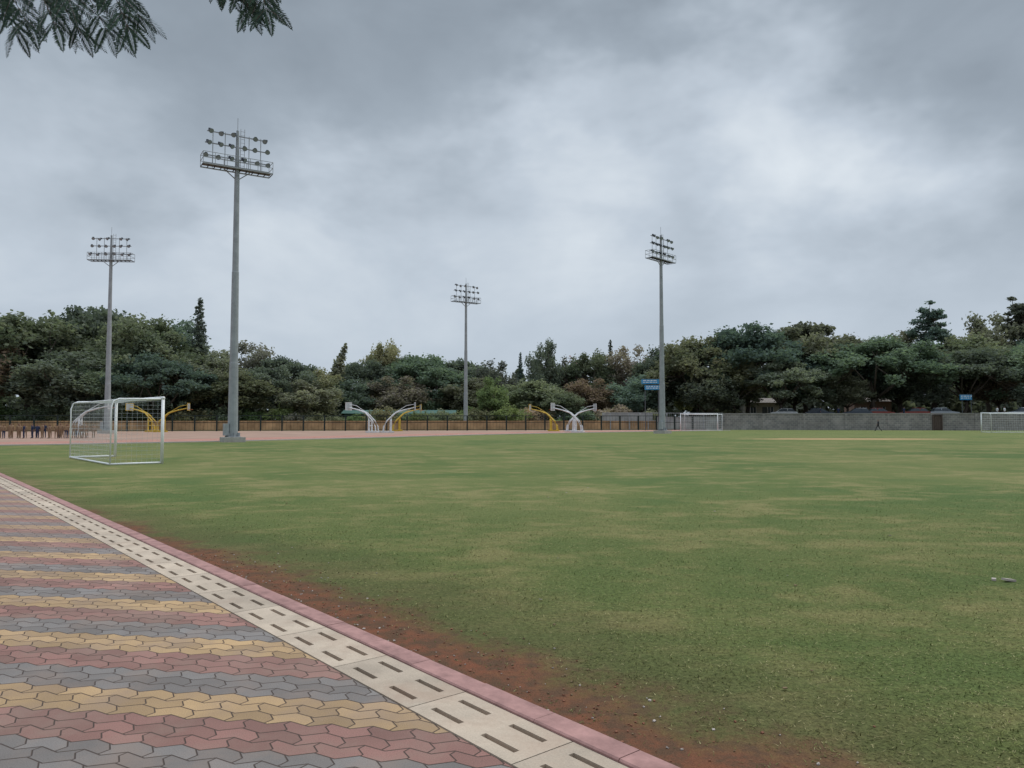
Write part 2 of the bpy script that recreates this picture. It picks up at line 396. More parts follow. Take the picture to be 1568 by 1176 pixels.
# ---------------------------------------------------------------- goals
m_wh=P('white_painted_metal',(.80,.80,.79),.4,.06,3)
m_net=P('net_cord',(.55,.57,.56),.8,.1)
def goal(name,loc,rz,W=7.32,H=2.44,dp=1.85,box=True,step=.16,nr=.0032):
    e=empty(name,loc,rz)
    b=MB()
    b.tube([(0,0,0),(0,0,H)],.06,10); b.tube([(W,0,0),(W,0,H)],.06,10); b.tube([(-.06,0,H),(W+.06,0,H)],.06,10)
    b.obj('posts_and_crossbar',[m_wh],True,e)
    b=MB()
    for x in(0,W):
        b.tube([(x,0,H-.03),(x,-dp+.25,H-.05),(x,-dp+.08,H-.13),(x,-dp,H-.35),(x,-dp,.06)],.028,8)
        b.tube([(x,0,.045),(x,-dp,.045)],.035,8)
    b.tube([(0,-dp,.045),(W,-dp,.045)],.035,8)
    b.tube([(0,-dp+.12,H-.1),(W,-dp+.12,H-.1)],.022,8)
    b.obj('rear_frame',[m_wh],True,e)
    b=MB(); nx=int(W/step); nz=int(H/step); ny=int(dp/step)
    def sag(u): return math.sin(u*math.pi)*.10
    for i in range(nx+1):
        x=i*W/nx; u=i/nx
        b.tube([(x,0,H),(x,-dp*.5,H-.05-sag(u)),(x,-dp+.1,H-.12),(x,-dp+.03+sag(u),H*.5),(x,-dp,.05)],nr,3,0,False)
    for i in range(nz+1):
        z=.05+i*(H-.17)/nz; v=i/nz
        b.tube([(x_,-dp+.02+math.sin(x_/W*math.pi)*.1*math.sin(v*math.pi),z) for x_ in [W*k/8 for k in range(9)]],nr,3,0,False)
        for x_ in(0,W): b.tube([(x_,0,z),(x_,-dp,z)],nr,3,0,False)
    for i in range(ny+1):
        y=-i*dp/ny
        b.tube([(0,y,H-.05),(W*.25,y,H-.10),(W*.5,y,H-.14),(W*.75,y,H-.10),(W,y,H-.05)],nr,3,0,False)
        for x_ in(0,W): b.tube([(x_,y,H-.05),(x_,y,.05)],nr,3,0,False)
    b.obj('net',[m_net],False,e)
    return e
def goal_at(A,dirv,name,**k):
    return goal(name,(A[0],A[1],0),math.atan2(dirv[1],dirv[0]),**k)
goal_at((-17.45,33.7),(.65,-.76),'football_goal',W=6.8,dp=1.75)
goal_at((59.2,96.5),(1,.05),'football_goal',nr=.008,step=.3)
goal_at((24.9,113),(1,.12),'football_goal',W=5.7,nr=.008,step=.3)

# ---------------------------------------------------------------- basketball hoops
m_whm=P('worn_white_paint',(.60,.60,.60),.6,.15,3)
m_ye=P('yellow_paint',(.52,.35,.05),.6,.2,3)
m_bb=P('backboard_acrylic',(.36,.39,.41),.4,.06,3)
m_or=P('orange_rim',(.45,.12,.04),.5)
def hoop(mat):
    b=MB()
    for y in(-.45,.45):
        b.tube([(.0,y,0),(.02,y*.9,1.6),(.15,y*.7,2.15),(.65,y*.45,2.6),(1.7,y*.3,2.95),(3.0,y*.3,3.25)],[.12,.115,.11,.09,.075,.06],8)
        b.tube([(-.95,y,0),(-.88,y*.9,.8),(-.5,y*.8,1.5),(.10,y*.7,2.1)],[.085,.085,.08,.07],8)
    b.box((-.4,0,.10),(1.6,1.2,.20)); b.box((.02,0,1.5),(.12,.78,.12)); b.box((-.1,0,.9),(.10,.85,.10)); b.box((.65,0,2.6),(.08,.42,.08))
    b.tube([(.65,0,2.65),(2.0,0,3.5),(3.05,0,3.7)],.04,6)
    b.box((3.1,0,3.42),(.03,1.62,.90),1)
    for z in(2.93,3.91): b.box((3.1,0,z),(.06,1.74,.06),0)
    for y in(-.85,.85): b.box((3.1,y,3.42),(.06,.06,.92),0)
    for z in(3.15,3.55): b.box((3.14,0,z),(.02,.6,.04),0)
    pts=[(3.4+.23*math.cos(a),.23*math.sin(a),3.05) for a in [k*math.pi/6 for k in range(13)]]
    b.tube(pts,.018,5,2); b.box((3.16,0,3.05),(.1,.15,.08),2)
    return b.mesh('basketball_hoop',[mat,m_bb,m_or])
hw=hoop(m_whm); hy=hoop(m_ye)
for me,x,y,a in [(hw,-17.4,94,165),(hw,-14.9,94,12),(hy,-15.6,106,15),(hy,-44.6,98,12),(hy,-47.3,100,172),(hw,8.0,97,160),(hw,8.3,103,8),(hy,5.4,106,168),(hw,-46.3,82,12)]:
    o=link('basketball_hoop',me,(x,y,0),R(a)); o.scale=(.95,.95,.95)

# ---------------------------------------------------------------- fences / walls
m_fg=P('dark_green_metal',(.014,.024,.022),.6,.2)
m_fo=P('ochre_wall',(.42,.25,.14),.9,.40,.5,bump=.01)
def fence(name,A,B,H,sp,mat,bar=.22,base=0.,pw=.13):
    A=Vector((A[0],A[1],0));B=Vector((B[0],B[1],0)); Ln=(B-A).length; b=MB()
    n=int(Ln/sp)
    for i in range(n+1): b.box((i*sp,0,H/2),(pw,pw,H+.1))
    for z in (base+.12,H*.55,H): b.box((Ln/2,0,z),(Ln,.06,.09 if z>=H else .07))
    k=0.
    while k<Ln: b.box((k,0,(H+base)/2+.03),(.020,.020,H-base-.1)); k+=bar
    d=B-A; return b.obj(name,[mat],loc=A,rz=math.atan2(d.y,d.x))
fence('perimeter_fence',(-78,99.5),(30,118),2.15,2.9,m_fg,.48,pw=.19)
def wall(name,A,B,H,th,mat,cop=None,zb=0):
    A=Vector((A[0],A[1],0));B=Vector((B[0],B[1],0)); Ln=(B-A).length; d=B-A; b=MB()
    b.box((Ln/2,0,H/2-.1),(Ln,th,H+.2)); b.box((Ln/2,0,H+.06),(Ln+.1,th+.12,.12),1)
    k=0
    while k<Ln+.1: b.box((k,-.0,H/2-.05),(.45,th+.16,H+.34),0); k+=6.
    return b.obj(name,[mat,cop or mat],loc=(A.x,A.y,zb),rz=math.atan2(d.y,d.x))
wall('low_boundary_wall',(-80,104),(30,122),1.3,.25,m_fo)
m_st,t,b=newmat('grey_stone_wall')
o=t.obj(); x,y,z=t.sep(o)[:3]
bt=t.n.new('ShaderNodeTexBrick'); t.put(bt.inputs['Vector'],t.comb(x,z,0.)); bt.inputs['Scale'].default_value=1.
bt.inputs['Color1'].default_value=(.25,.225,.21,1); bt.inputs['Color2'].default_value=(.17,.16,.155,1); bt.inputs['Mortar'].default_value=(.32,.30,.27,1)
bt.inputs['Mortar Size'].default_value=.025; bt.inputs['Brick Width'].default_value=.6; bt.inputs['Row Height'].default_value=.3
f=t.mr(t.noise(o,.5,6,.65),.3,.7,.70,1.25,False)
t.put(b.inputs['Base Color'],t.mix(1.,bt.outputs[0],t.comb(f,f,f),'MULTIPLY')); b.inputs['Roughness'].default_value=.95
m_cop=P('wall_coping',(.26,.245,.23),.9,.2,1)
wall('stone_boundary_wall',(33.2,120),(140,99),2.45,.5,m_st,m_cop)
m_pale=P('pale_plaster',(.34,.335,.32),.9,.25,.7)
wall('plaster_wall',(14.5,121),(22.5,122.5),2.6,.25,m_pale)
wall('plaster_wall',(22.8,119.5),(32.8,121),1.9,.25,m_pale)
fence('mesh_fence',(15,116.5),(33,119.5),2.6,3.,m_gal,.35)
gb=MB(); gb.box((0,0,1.1),(1.0,.10,2.1)); 
for k in range(4): gb.box((-.39+k*.26,-.07,1.1),(.04,.04,2.0))
gb.box((-.6,0,1.15),(.16,.3,2.3)); gb.box((.6,0,1.15),(.16,.3,2.3)); gb.box((0,0,2.28),(1.36,.3,.12))
gb.obj('metal_gate',[P('gate_dark_paint',(.08,.055,.045),.6)],loc=(63.2,113.65,0),rz=R(-11))
tb=MB(); tb.box((0,60,.9),(320,120,2.0)); tb.obj('embankment',[P('dry_earth_ground',(.11,.10,.055),.95,.3,.2)],loc=(33.3+160*.98,120.4-160*.196,0),rz=math.atan2(-21,106.8))

# ---------------------------------------------------------------- signs
m_blue=P('blue_sign_face',(.045,.24,.46),.5,.15,1.5)
m_wtxt=P('white_lettering',(.75,.78,.8),.6)
def sign(loc,W,H,n,pole,rz=0):
    b=MB()
    for x in(-W*.38,W*.38): b.tube([(x,0,0),(x,0,pole)],.06,6,0)
    for i in range(n):
        z=pole-H*.5-i*(H+.12); off=(-.3 if i%2==0 else .3)*W*.3
        b.box((off,-.1,z),(W,.1,H),1); b.box((off,-.155,z+H*.5-.04),(W+.04,.02,.08),0)
        for r in range(2):
            xx=-W*.42
            while xx<W*.38:
                l=random.uniform(.12,.5); b.box((off+xx+l/2,-.16,z+H*(.17-.34*r)),(l,.015,H*.13),2); xx+=l+.12
    b.obj('blue_signboard',[m_gald,m_blue,m_wtxt],loc=loc,rz=rz)
sign((20.6,112.5,0),2.6,.75,2,7.6); sign((72.,121,2.),1.9,.9,1,3.6)

# ---------------------------------------------------------------- houses behind trees
m_win=P('window_glass',(.05,.06,.07),.2)
m_rf=P('weathered_roof',(.20,.17,.15),.9,.2,2)
m_rg=P('green_sheet_roof',(.05,.11,.09),.7,.2,1)
def house(name,loc,W,Dp,H,wallm,roofm,rz=0,fl=2,rh=1.):
    e=empty(name,loc,rz)
    b=MB(); b.box((0,0,H/2),(W,Dp,H)); b.obj('walls',[wallm],parent=e)
    b=MB(); o=.5
    b.add([(-W/2-o,-Dp/2-o,H),(W/2+o,-Dp/2-o,H),(W/2+o,Dp/2+o,H),(-W/2-o,Dp/2+o,H),(-W/2-o,0,H+rh),(W/2+o,0,H+rh)],[(0,1,5,4),(2,3,4,5),(0,4,3),(1,2,5),(0,3,2,1)])
    b.obj('roof',[roofm],parent=e)
    b=MB(); n=max(2,int(W/2.4))
    for f_ in range(fl):
        for i in range(n):
            x=-W/2+(i+.5)*W/n; z=1.5+f_*H/fl
            b.box((x,-Dp/2-.01,z),(1.1,.06,1.2),0); b.box((x,-Dp/2-.03,z-.66),(1.3,.14,.1),1)
            for s_ in(-.58,.58,0): b.box((x+s_,-Dp/2-.05,z),(.07,.05,1.25),1)
    b.obj('windows',[m_win,m_wh],parent=e)
    b=MB(); b.box((W*.08,-Dp/2-.02,1.05),(.95,.08,2.1)); b.obj('door',[m_gald],parent=e)
m_cr=P('cream_wall',(.38,.35,.30),.9,.15,.7); m_pk=P('terracotta_wall',(.30,.20,.16),.9,.15,.7); m_gw=P('green_wall',(.055,.11,.09),.9,.15,.7)
house('cream_house',(50.5,158,2),7,7,3.0,m_cr,m_rf,0,1)
house('terracotta_house',(72.5,156,2),7,7,3.2,m_pk,m_rf,R(-8),1)
house('green_sports_pavilion',(-19,130,0),18,5,2.6,m_gw,m_rg,R(4),1,.6)

# ---------------------------------------------------------------- cars
def car(cm):
    b=MB()
    low=[(-2.1,.35),(-2.15,.75),(-1.95,.95),(-1.0,1.0),(1.0,.98),(1.95,.85),(2.1,.6),(2.1,.35)]
    n=len(low); w_=.85
    b.add([(x,-w_,z) for x,z in low]+[(x,w_,z) for x,z in low],[(i,(i+1)%n,(i+1)%n+n,i+n) for i in range(n)]+[tuple(range(n)),tuple(range(n,2*n))[::-1]],0)
    cb=[(-1.75,.97),(-1.35,1.45),(.25,1.48),(1.05,.97)]
    b.add([(x,-w_*(.95 if z<1.2 else .8),z) for x,z in cb]+[(x,w_*(.95 if z<1.2 else .8),z) for x,z in cb],[(0,1,5,4),(1,2,6,5),(2,3,7,6),(0,3,2,1),(4,5,6,7)],1)
    b.add([(-1.32,-.70,1.455),(.25,-.70,1.49),(.25,.70,1.49),(-1.32,.70,1.455),(-1.3,-.6,1.52),(.2,-.6,1.55),(.2,.6,1.55),(-1.3,.6,1.52)],[(4,5,6,7),(0,1,5,4),(1,2,6,5),(2,3,7,6),(3,0,4,7)],0)
    for x in(-.55,): b.box((x,0,1.22),(.1,1.52,.46),0)
    for x in(-1.3,1.3):
        for y in(-.8,.8): b.tube([(x,y-.1,.33),(x,y+.1,.33)],.33,14,2); b.tube([(x,y-.11,.33),(x,y+.11,.33)],.18,10,3)
    b.box((2.08,.6,.68),(.08,.3,.14),3); b.box((2.08,-.6,.68),(.08,.3,.14),3)
    return b.mesh('parked_car',[cm,m_win,m_dk,m_gal])
cms=[car(P('car_paint_%s'%n_,c_,.3,.03)) for n_,c_ in (('white',(.6,.6,.6)),('silver',(.3,.32,.34)),('red',(.2,.04,.03)),('dark',(.05,.06,.08)))]
for i,(x,y) in enumerate([(44,122.5),(49.5,121.5),(55,120.4),(58.5,120),(63.5,119),(67.5,118),(78.5,116),(84,115),(93,113)]):
    link('parked_car',cms[(i*3+i//2)%4],(x,y+1.5,1.9),R(-11 if i%2 else 169))

# ---------------------------------------------------------------- people
def figure(name,joints,edges,rad,matf,mats,root=0):
    me=bpy.data.meshes.new(name); me.from_pydata(joints,edges,[])
    o=bpy.data.objects.new(name+'_tmp',me); COL.objects.link(o)
    sk=o.modifiers.new('s','SKIN'); sk.use_smooth_shade=True
    for i,r in enumerate(rad):
        me.skin_vertices[0].data[i].radius=(r,r) if not isinstance(r,tuple) else r
    me.skin_vertices[0].data[root].use_root=True
    o.modifiers.new('ss','SUBSURF').levels=1
    dg=bpy.context.evaluated_depsgraph_get(); dg.update()
    m2=bpy.data.meshes.new_from_object(o.evaluated_get(dg)); m2.name=name
    bpy.data.objects.remove(o)
    m2.materials.clear()
    for m in mats: m2.materials.append(m)
    for p_ in m2.polygons: p_.material_index=matf(p_.center)
    return m2
m_skin=P('skin',(.20,.11,.07),.7,.05); m_hair=P('hair',(.012,.010,.009),.6,.1); m_shoe=P('shoes',(.02,.018,.016),.5)
def person(top,bot,walk=0.):
    w_=walk
    J=[(0,0,.95),(0,0,1.12),(0,0,1.35),(0,0,1.46),(0,0,1.56),(0,-.02,1.66),
       (-.10,0,.90),(-.11,-w_*.22-.02,.50),(-.11,-w_*.38+.02,.09),(-.12,-w_*.38-.14,.03),
       (.10,0,.90),(.11,w_*.12-.02,.50),(.11,w_*.42+.02,.09),(.12,w_*.42-.12,.03),
       (-.19,0,1.39),(-.25,w_*.12,1.13),(-.26,w_*.1-.05,.88),(-.25,w_*.1-.08,.80),
       (.19,0,1.39),(.25,-w_*.12,1.13),(.26,-w_*.25-.05,.90),(.25,-w_*.28-.08,.82)]
    E=[(0,1),(1,2),(2,3),(3,4),(4,5),(0,6),(6,7),(7,8),(8,9),(0,10),(10,11),(11,12),(12,13),(2,14),(14,15),(15,16),(16,17),(2,18),(18,19),(19,20),(20,21)]
    Rr=[.13,.125,.15,.055,.085,.085,.09,.062,.045,.035,.09,.062,.045,.035,.06,.045,.033,.03,.06,.045,.033,.03]
    def mf(c):
        if c.z>1.62 or (c.z>1.54 and c.y>.03): return 3
        if c.z>1.45: return 2
        if c.z<.09: return 4
        if abs(c.x)>.19 and c.z<1.08: return 2
        return 1 if c.z<.95 else 0
    return figure('person',J,E,Rr,mf,[top,bot,m_skin,m_hair,m_shoe])
m_kh=P('khaki_cloth',(.24,.155,.095),.9,.1); m_nv=P('navy_cloth',(.025,.035,.075),.9,.1); m_wc=P('white_cloth',(.6,.6,.6),.9,.1); m_bk=P('black_cloth',(.03,.03,.035),.9)
pm=[person(m_kh,m_kh),person(m_kh,m_kh,.3),person(m_nv,m_nv),person(m_kh,m_nv)]
for i in range(34):
    row=i%2; x=-44.6+(i//2)*.50+random.uniform(-.12,.12)
    navy= -41.6<x<-40.2
    o=link('standing_cadet',pm[2] if navy else pm[random.choice((0,0,1,3))],(x,65+row*1.1+random.uniform(-.2,.2)+(x+44)*.1,.01),R(random.uniform(-40,40)))
    s_=random.uniform(.70,.78); o.scale=(s_*1.05,s_*1.05,s_)
o=link('walking_person',person(m_bk,m_bk,1.),(50.5,105.5,0),R(-100)); o.scale=(.95,.95,.95)
for x,y in [(49,121.5),(52,121.8),(61,119),(74,116.6),(75,116.4),(81,115.6),(100,111)]:
    link('pedestrian',random.choice((person(m_wc,m_bk),pm[2])),(x,y,1.9),R(random.uniform(0,360)))

# ---------------------------------------------------------------- trees
m_bark=P('bark',(.10,.08,.065),.95,.3,1.5)
def leafmat(name,c1,c2,c3=None):
    m=bpy.data.materials.new(name); m.use_nodes=True; t=NT(m.node_tree); t.n.clear()
    v=t.attr('var')[2]; oi=t.n.new('ShaderNodeObjectInfo').outputs['Random']
    c=t.mix(v,(*c1,1),(*c2,1))
    f=t.mr(oi,0.,1.,.74,1.42,False)
    oi2=t.m('FRACT',t.m('MULTIPLY',oi,7.31))
    c=t.mix(1.,c,t.comb(t.m('MULTIPLY',f,t.mr(oi2,0.,1.,.88,1.26,False)),f,t.m('MULTIPLY',f,t.mr(oi2,0.,1.,1.12,.95,False))),'MULTIPLY')
    if c3: c=t.mix(t.m('GREATER_THAN',v,.72),c,(*c3,1))
    d=t.n.new('ShaderNodeBsdfDiffuse'); tr=t.n.new('ShaderNodeBsdfTranslucent'); mx=t.n.new('ShaderNodeMixShader'); mx.inputs[0].default_value=.40
    t.put(d.inputs[0],c); t.put(tr.inputs[0],t.mix(1.,c,(1.15,1.25,.9,1),'MULTIPLY'))
    t.l.new(d.outputs[0],mx.inputs[1]); t.l.new(tr.outputs[0],mx.inputs[2])
    o=t.n.new('ShaderNodeOutputMaterial'); t.l.new(mx.outputs[0],o.inputs[0])
    return m
lm_dark=leafmat('foliage_dark',(.110,.140,.112),(.205,.242,.178))  # distance haze is put into the foliage colours: raised and slightly bluish
lm_mid=leafmat('foliage_mid',(.130,.160,.105),(.240,.265,.170))
lm_brown=leafmat('foliage_brownish',(.165,.150,.122),(.29,.26,.20))
lm_light=leafmat('foliage_light',(.125,.180,.085),(.22,.29,.135))
lm_pink=leafmat('foliage_pink_blossom',(.13,.13,.11),(.22,.20,.17),(.44,.25,.27))
lm_con=leafmat('foliage_conifer',(.080,.108,.095),(.138,.170,.142))
def tree(kind,seed,H,Rd,leaf,nleaf=13000,ls=.30,lean=0.):
    r=np.random.default_rng(seed); b=MB(); C=[]; Rc=[]
    if kind=='rain':
        n=70
        for i in range(n):
            rr=Rd*.88*math.sqrt((i+.5)/n); a=i*2.39996+r.normal()*.35
            z=H*(.875-.42*(rr/Rd)**2.4)+r.normal()*H*.040
            if r.random()<.25: z-=H*.18*r.random()
            C.append((math.cos(a)*rr+r.normal()*.8,math.sin(a)*rr+r.normal()*.8,z)); q=Rd*r.uniform(.11,.22); Rc.append((q,q,q*r.uniform(.46,.72)))
        for i in range(16):
            a=r.random()*6.28; rr=Rd*r.uniform(.7,.98); C.append((math.cos(a)*rr,math.sin(a)*rr,H*r.uniform(.26,.46))); q=Rd*.13; Rc.append((q,q,q*.85))
        fork=.24
    elif kind=='broad':
        n=58
        for i in range(n):
            v=r.normal(size=3); v/=np.linalg.norm(v); k=r.uniform(.35,.88)
            C.append((v[0]*Rd*k,v[1]*Rd*k,H*.60+v[2]*H*.36*k)); q=Rd*r.uniform(.15,.33); Rc.append((q,q,q*r.uniform(.6,.95)))
        for i in range(5):
            a=r.random()*6.28; C.append((math.cos(a)*Rd*.3,math.sin(a)*Rd*.3,H*r.uniform(.88,.95))); q=Rd*.16; Rc.append((q,q,q*1.3))
        fork=.25
    elif kind=='spire':
        n=90
        for i in range(n):
            u=i/n; z=H*(.10+.87*u); rr=Rd*(1-u)**.75*.75; a=i*2.4
            C.append((math.cos(a)*rr*r.uniform(.3,1),math.sin(a)*rr*r.uniform(.3,1),z)); q=max(.22,Rd*.30*(1-u)**.6+.1); Rc.append((q*1.2,q*1.2,q*.75))
        fork=.9
    elif kind=='layer':
        L_=11
        for l in range(L_):
            u=l/(L_-1); z=H*(.34+.60*u); rad=Rd*(1-.72*u**1.3)
            m_=int(9*(1-.45*u))+2
            for j in range(m_):
                a=r.random()*6.28; rr=rad*r.uniform(.2,.95); q=Rd*r.uniform(.16,.27)*(1-.35*u)
                C.append((math.cos(a)*rr,math.sin(a)*rr,z+r.normal()*.6+rr*.05)); Rc.append((q,q,q*.42))
        fork=.85
    C=np.array(C);Rc=np.array(Rc)
    lx=lambda z: lean*max(0,z-H*.2)
    C[:,0]+=lean*np.maximum(0,C[:,2]-H*.2)
    tr=H*.021 if kind!='spire' else H*.010
    top=H*fork; pts=[];rad=[]
    for i in range(6):
        u=i/5; pts.append((lx(top*u)+r.normal()*.12*(u>0),r.normal()*.12*(u>0),top*u-.2*(i==0))); rad.append(tr*(1.45 if i==0 else 1.08-.35*u if fork<.5 else 1.0-.85*u))
    b.tube(pts,rad,8)
    tp=Vector(pts[-1])
    idx=range(len(C)) if kind!='spire' else range(0,len(C),3)
    sec=[]
    if kind in('rain','broad'):
        for k in range(7):
            a=k*6.283/7+r.normal()*.2; e=Vector((tp.x+math.cos(a)*Rd*.42,math.sin(a)*Rd*.42,H*(.60 if kind=='rain' else .55)+r.normal()*.5))
            mid=tp.lerp(e,.5)+Vector((r.normal()*.4,r.normal()*.4,-.35))
            b.tube([tp-Vector((0,0,.3)),mid,e],[tr*.62,tr*.45,tr*.30],6); sec.append(e)
    for i in idx:
        c=Vector(C[i])
        if sec: s_=min(sec,key=lambda q:(q-c).length)
        else: s_=Vector((lx(c.z),0,max(H*.08,min(top,c.z-.08*H if kind=='spire' else c.z-.3))))
        mid=s_.lerp(c,.5)+Vector((r.normal()*.25,r.normal()*.25,r.normal()*.15))
        b.tube([s_,mid,c],[tr*.26,tr*.17,tr*.07],4,cap=False)
    w_=(Rc[:,0]*Rc[:,1])**.9; w_/=w_.sum(); ci=r.choice(len(C),nleaf,p=w_)
    d=r.normal(size=(nleaf,3)); d/=np.linalg.norm(d,axis=1)[:,None]
    rad_=r.random(nleaf)**.45*(1+.20*r.normal(size=nleaf)); 
    p_=C[ci]+d*Rc[ci]*rad_[:,None]
    p_[:,2]=np.maximum(p_[:,2],.4)
    # mixed leaf sprays, leaning towards flat
    u=r.normal(size=(nleaf,3)); u[:,2]*=.6; u/=np.linalg.norm(u,axis=1)[:,None]
    v=r.normal(size=(nleaf,3)); v[:,2]*=.6; v-=u*(u*v).sum(1)[:,None]; v/=np.linalg.norm(v,axis=1)[:,None]
    sz=ls*(.55+.90*r.random(nleaf))[:,None]
    Q=np.stack([p_-u*sz,p_-v*sz*.65,p_+u*sz,p_+v*sz*.65],1)
    cv_=r.random(len(C)); var=np.clip(cv_[ci]*.75+r.random(nleaf)*.40-.08,0,1)
    nb=len(b.v); vs=np.array(b.v,dtype=np.float32)
    me=bpy.data.meshes.new(kind+'_tree'); 
    lens=np.array([len(f_) for f_ in b.f]+[4]*nleaf,dtype=np.int32)
    li=np.concatenate([np.array([i for f_ in b.f for i in f_],dtype=np.int32),np.arange(nb,nb+4*nleaf,dtype=np.int32)])
    me.vertices.add(nb+4*nleaf); me.vertices.foreach_set('co',np.concatenate([vs.reshape(-1),Q.reshape(-1).astype(np.float32)]))
    me.loops.add(len(li)); me.loops.foreach_set('vertex_index',li)
    me.polygons.add(len(lens)); me.polygons.foreach_set('loop_start',np.concatenate([[0],np.cumsum(lens)[:-1]]).astype(np.int32))
    me.materials.append(m_bark); me.materials.append(leaf)
    me.polygons.foreach_set('material_index',np.array([0]*len(b.f)+[1]*nleaf,dtype=np.int32))
    a=me.attributes.new('var','FLOAT','FACE'); a.data.foreach_set('value',np.concatenate([np.zeros(len(b.f)),var]).astype(np.float32))
    me.update(calc_edges=True); return me
LIB={}
def lib(key,*a,**k): LIB[key]=(tree(*a,**k),a[2],a[3])
lib('rain0','rain',11,18,12,lm_dark,22000,.30); lib('rain1','rain',12,18,12,lm_mid,22000,.30); lib('rain2','rain',13,18,12,lm_dark,22000,.30)
lib('br0','broad',21,17,7,lm_dark,13000,.26); lib('br1','broad',22,17,7,lm_mid,13000,.26); lib('br2','broad',23,17,7,lm_brown,11000,.25)
lib('spire','spire',31,20,2.6,lm_con,6000,.20)
lib('layer','layer',41,22,7,lm_con,12000,.28); lib('light','broad',24,9,4,lm_light,7000,.18)
lib('pink','broad',25,13,5,lm_pink,8000,.22); lib('lean','spire',33,16,3.2,lm_dark,5000,.24,lean=.33)
names={'rain':'rain_tree','br':'broadleaf_tree','spire':'cypress_tree','layer':'araucaria_tree','light':'young_green_tree','pink':'flowering_tree','lean':'leaning_tree'}
def plant(key,x,y,H,Rd,z=0):
    me,H0,R0=LIB[key]; nm=[v for k_,v in names.items() if key.startswith(k_)][0]
    o=link(nm,me,(x,y,z),0 if key=='lean' else random.uniform(0,6.28)); s_=Rd/R0; o.scale=(s_,s_,H/H0)
T=[('rain0',-90,126,20.5,13),('br1',-76,120,18.8,10),('rain2',-73,131,21.2,12),('rain1',-62,125,18.5,11),('br0',-60,136,19.4,9),('spire',-53.4,130,23.2,3.2),
('br0',-49,126,13.2,7),('br2',-46,136,15.5,7),('rain0',-39,130,12.4,7.5),('br1',-33.8,131,10.6,5.5),('lean',-34.5,140,16.2,3.2),('rain2',-28.5,146,12.8,8),
('br1',-24.6,150,17.4,4.8),('rain1',-17,150,14.4,10.5),('rain0',-10,156,14,9),('br2',-3.7,151,13.2,6),('spire',1.7,155,15.8,1.7),('br0',6.3,145,16.7,4.4),
('pink',11.6,150,13.8,4.6),('br1',15.6,146,15,6),('spire',20,155,18.4,2),('br2',22.6,146,15.8,6),('br0',27.5,141,15.2,6.5),
('rain1',33,136,16.2,10.5),('rain2',42,136,18.3,12),('rain0',54,141,19.6,13),('rain1',62,131,15.8,13),('br0',74,146,18.5,8),('layer',78,141,22.9,7),('br1',81,136,17.2,8),
('br0',91,146,22,7.5),('layer',98,146,24.6,8),('rain2',104,141,21,12),('rain0',120,140,19,12),('rain1',-108,124,19,13),('br0',-122,130,18,9),('rain2',137,132,18,13),
('br1',-84,115,12,8),('br2',-79,112,14,7),('br0',-67,114,12,8),('rain2',-54,117,11.5,9),('br1',-44,120,9.5,7),('br0',-33,124,8,6),('rain1',-62,116,10,7),
('br2',-21,140,9.5,7),('br0',-30,138,9,6),('br0',-8,143,9.5,7),('br1',4,139,9,7),('br2',14,137,9,6),('br0',22,134,9.5,6),('light',-3.2,126,8.6,3.4),('br1',9,131,6.5,4),
('rain0',45,128,11.5,9),('br0',33,129,10.5,6),('rain2',76,128,13.5,10),('rain1',90,126,14.5,11),('br0',70,138,12,7),('rain0',106,124,15,10),('br0',57,130,9,5),('br1',51,138,11,7),('br2',84,132,11,6),
('br1',38,131,13,6.5),('br0',65,138,15.5,6.5)]
for k_,x,y,H,Rd in T:
    z=1.9 if x>34 else 0
    plant(k_,x,y,H-z,Rd,z)
bush=tree('broad',55,3,2.2,lm_mid,2600,.11); bush2=tree('broad',56,3,2.2,lm_light,2600,.11); bush3=tree('broad',57,3,2.2,lm_brown,2600,.11)
for i in range(46):
    x=-85+i*2.7+random.uniform(-1,1); me=random.choice((bush,bush,bush,bush2,bush3))
    o=link('bush',me,(x,110.5+(x+75)*.171+random.uniform(0,6),-.4),random.uniform(0,6)); s_=random.uniform(.7,1.45); o.scale=(s_*1.3,s_*1.3,s_)
n=90000; r=rng
X=r.uniform(-190,210,n); lumpy=8.5+2.2*np.sin(X*.21)+1.6*np.sin(X*.57+1)+1.2*np.sin(X*1.3)
Zt=lumpy*(r.random(n)**.7); Yb=163+6*np.sin(X*.13)+r.uniform(-5,5,n)*np.sqrt(np.maximum(.05,1-(Zt/lumpy)**2))
c=np.stack([X,Yb,Zt+.3+r.normal(size=n)*.3],1)
u=r.normal(size=(n,3));u/=np.linalg.norm(u,axis=1)[:,None]; v=r.normal(size=(n,3)); v-=u*(u*v).sum(1)[:,None]; v/=np.linalg.norm(v,axis=1)[:,None]
sz=(.35+.5*r.random(n))[:,None]
me=fastmesh('distant_tree_line',np.stack([c-u*sz,c-v*sz*.7,c+u*sz,c+v*sz*.7],1),4,[lm_dark],np.clip(.5+.35*np.sin(X*.9)*np.cos(Zt)+r.normal(size=n)*.2,0,1))
link('distant_tree_line',me)

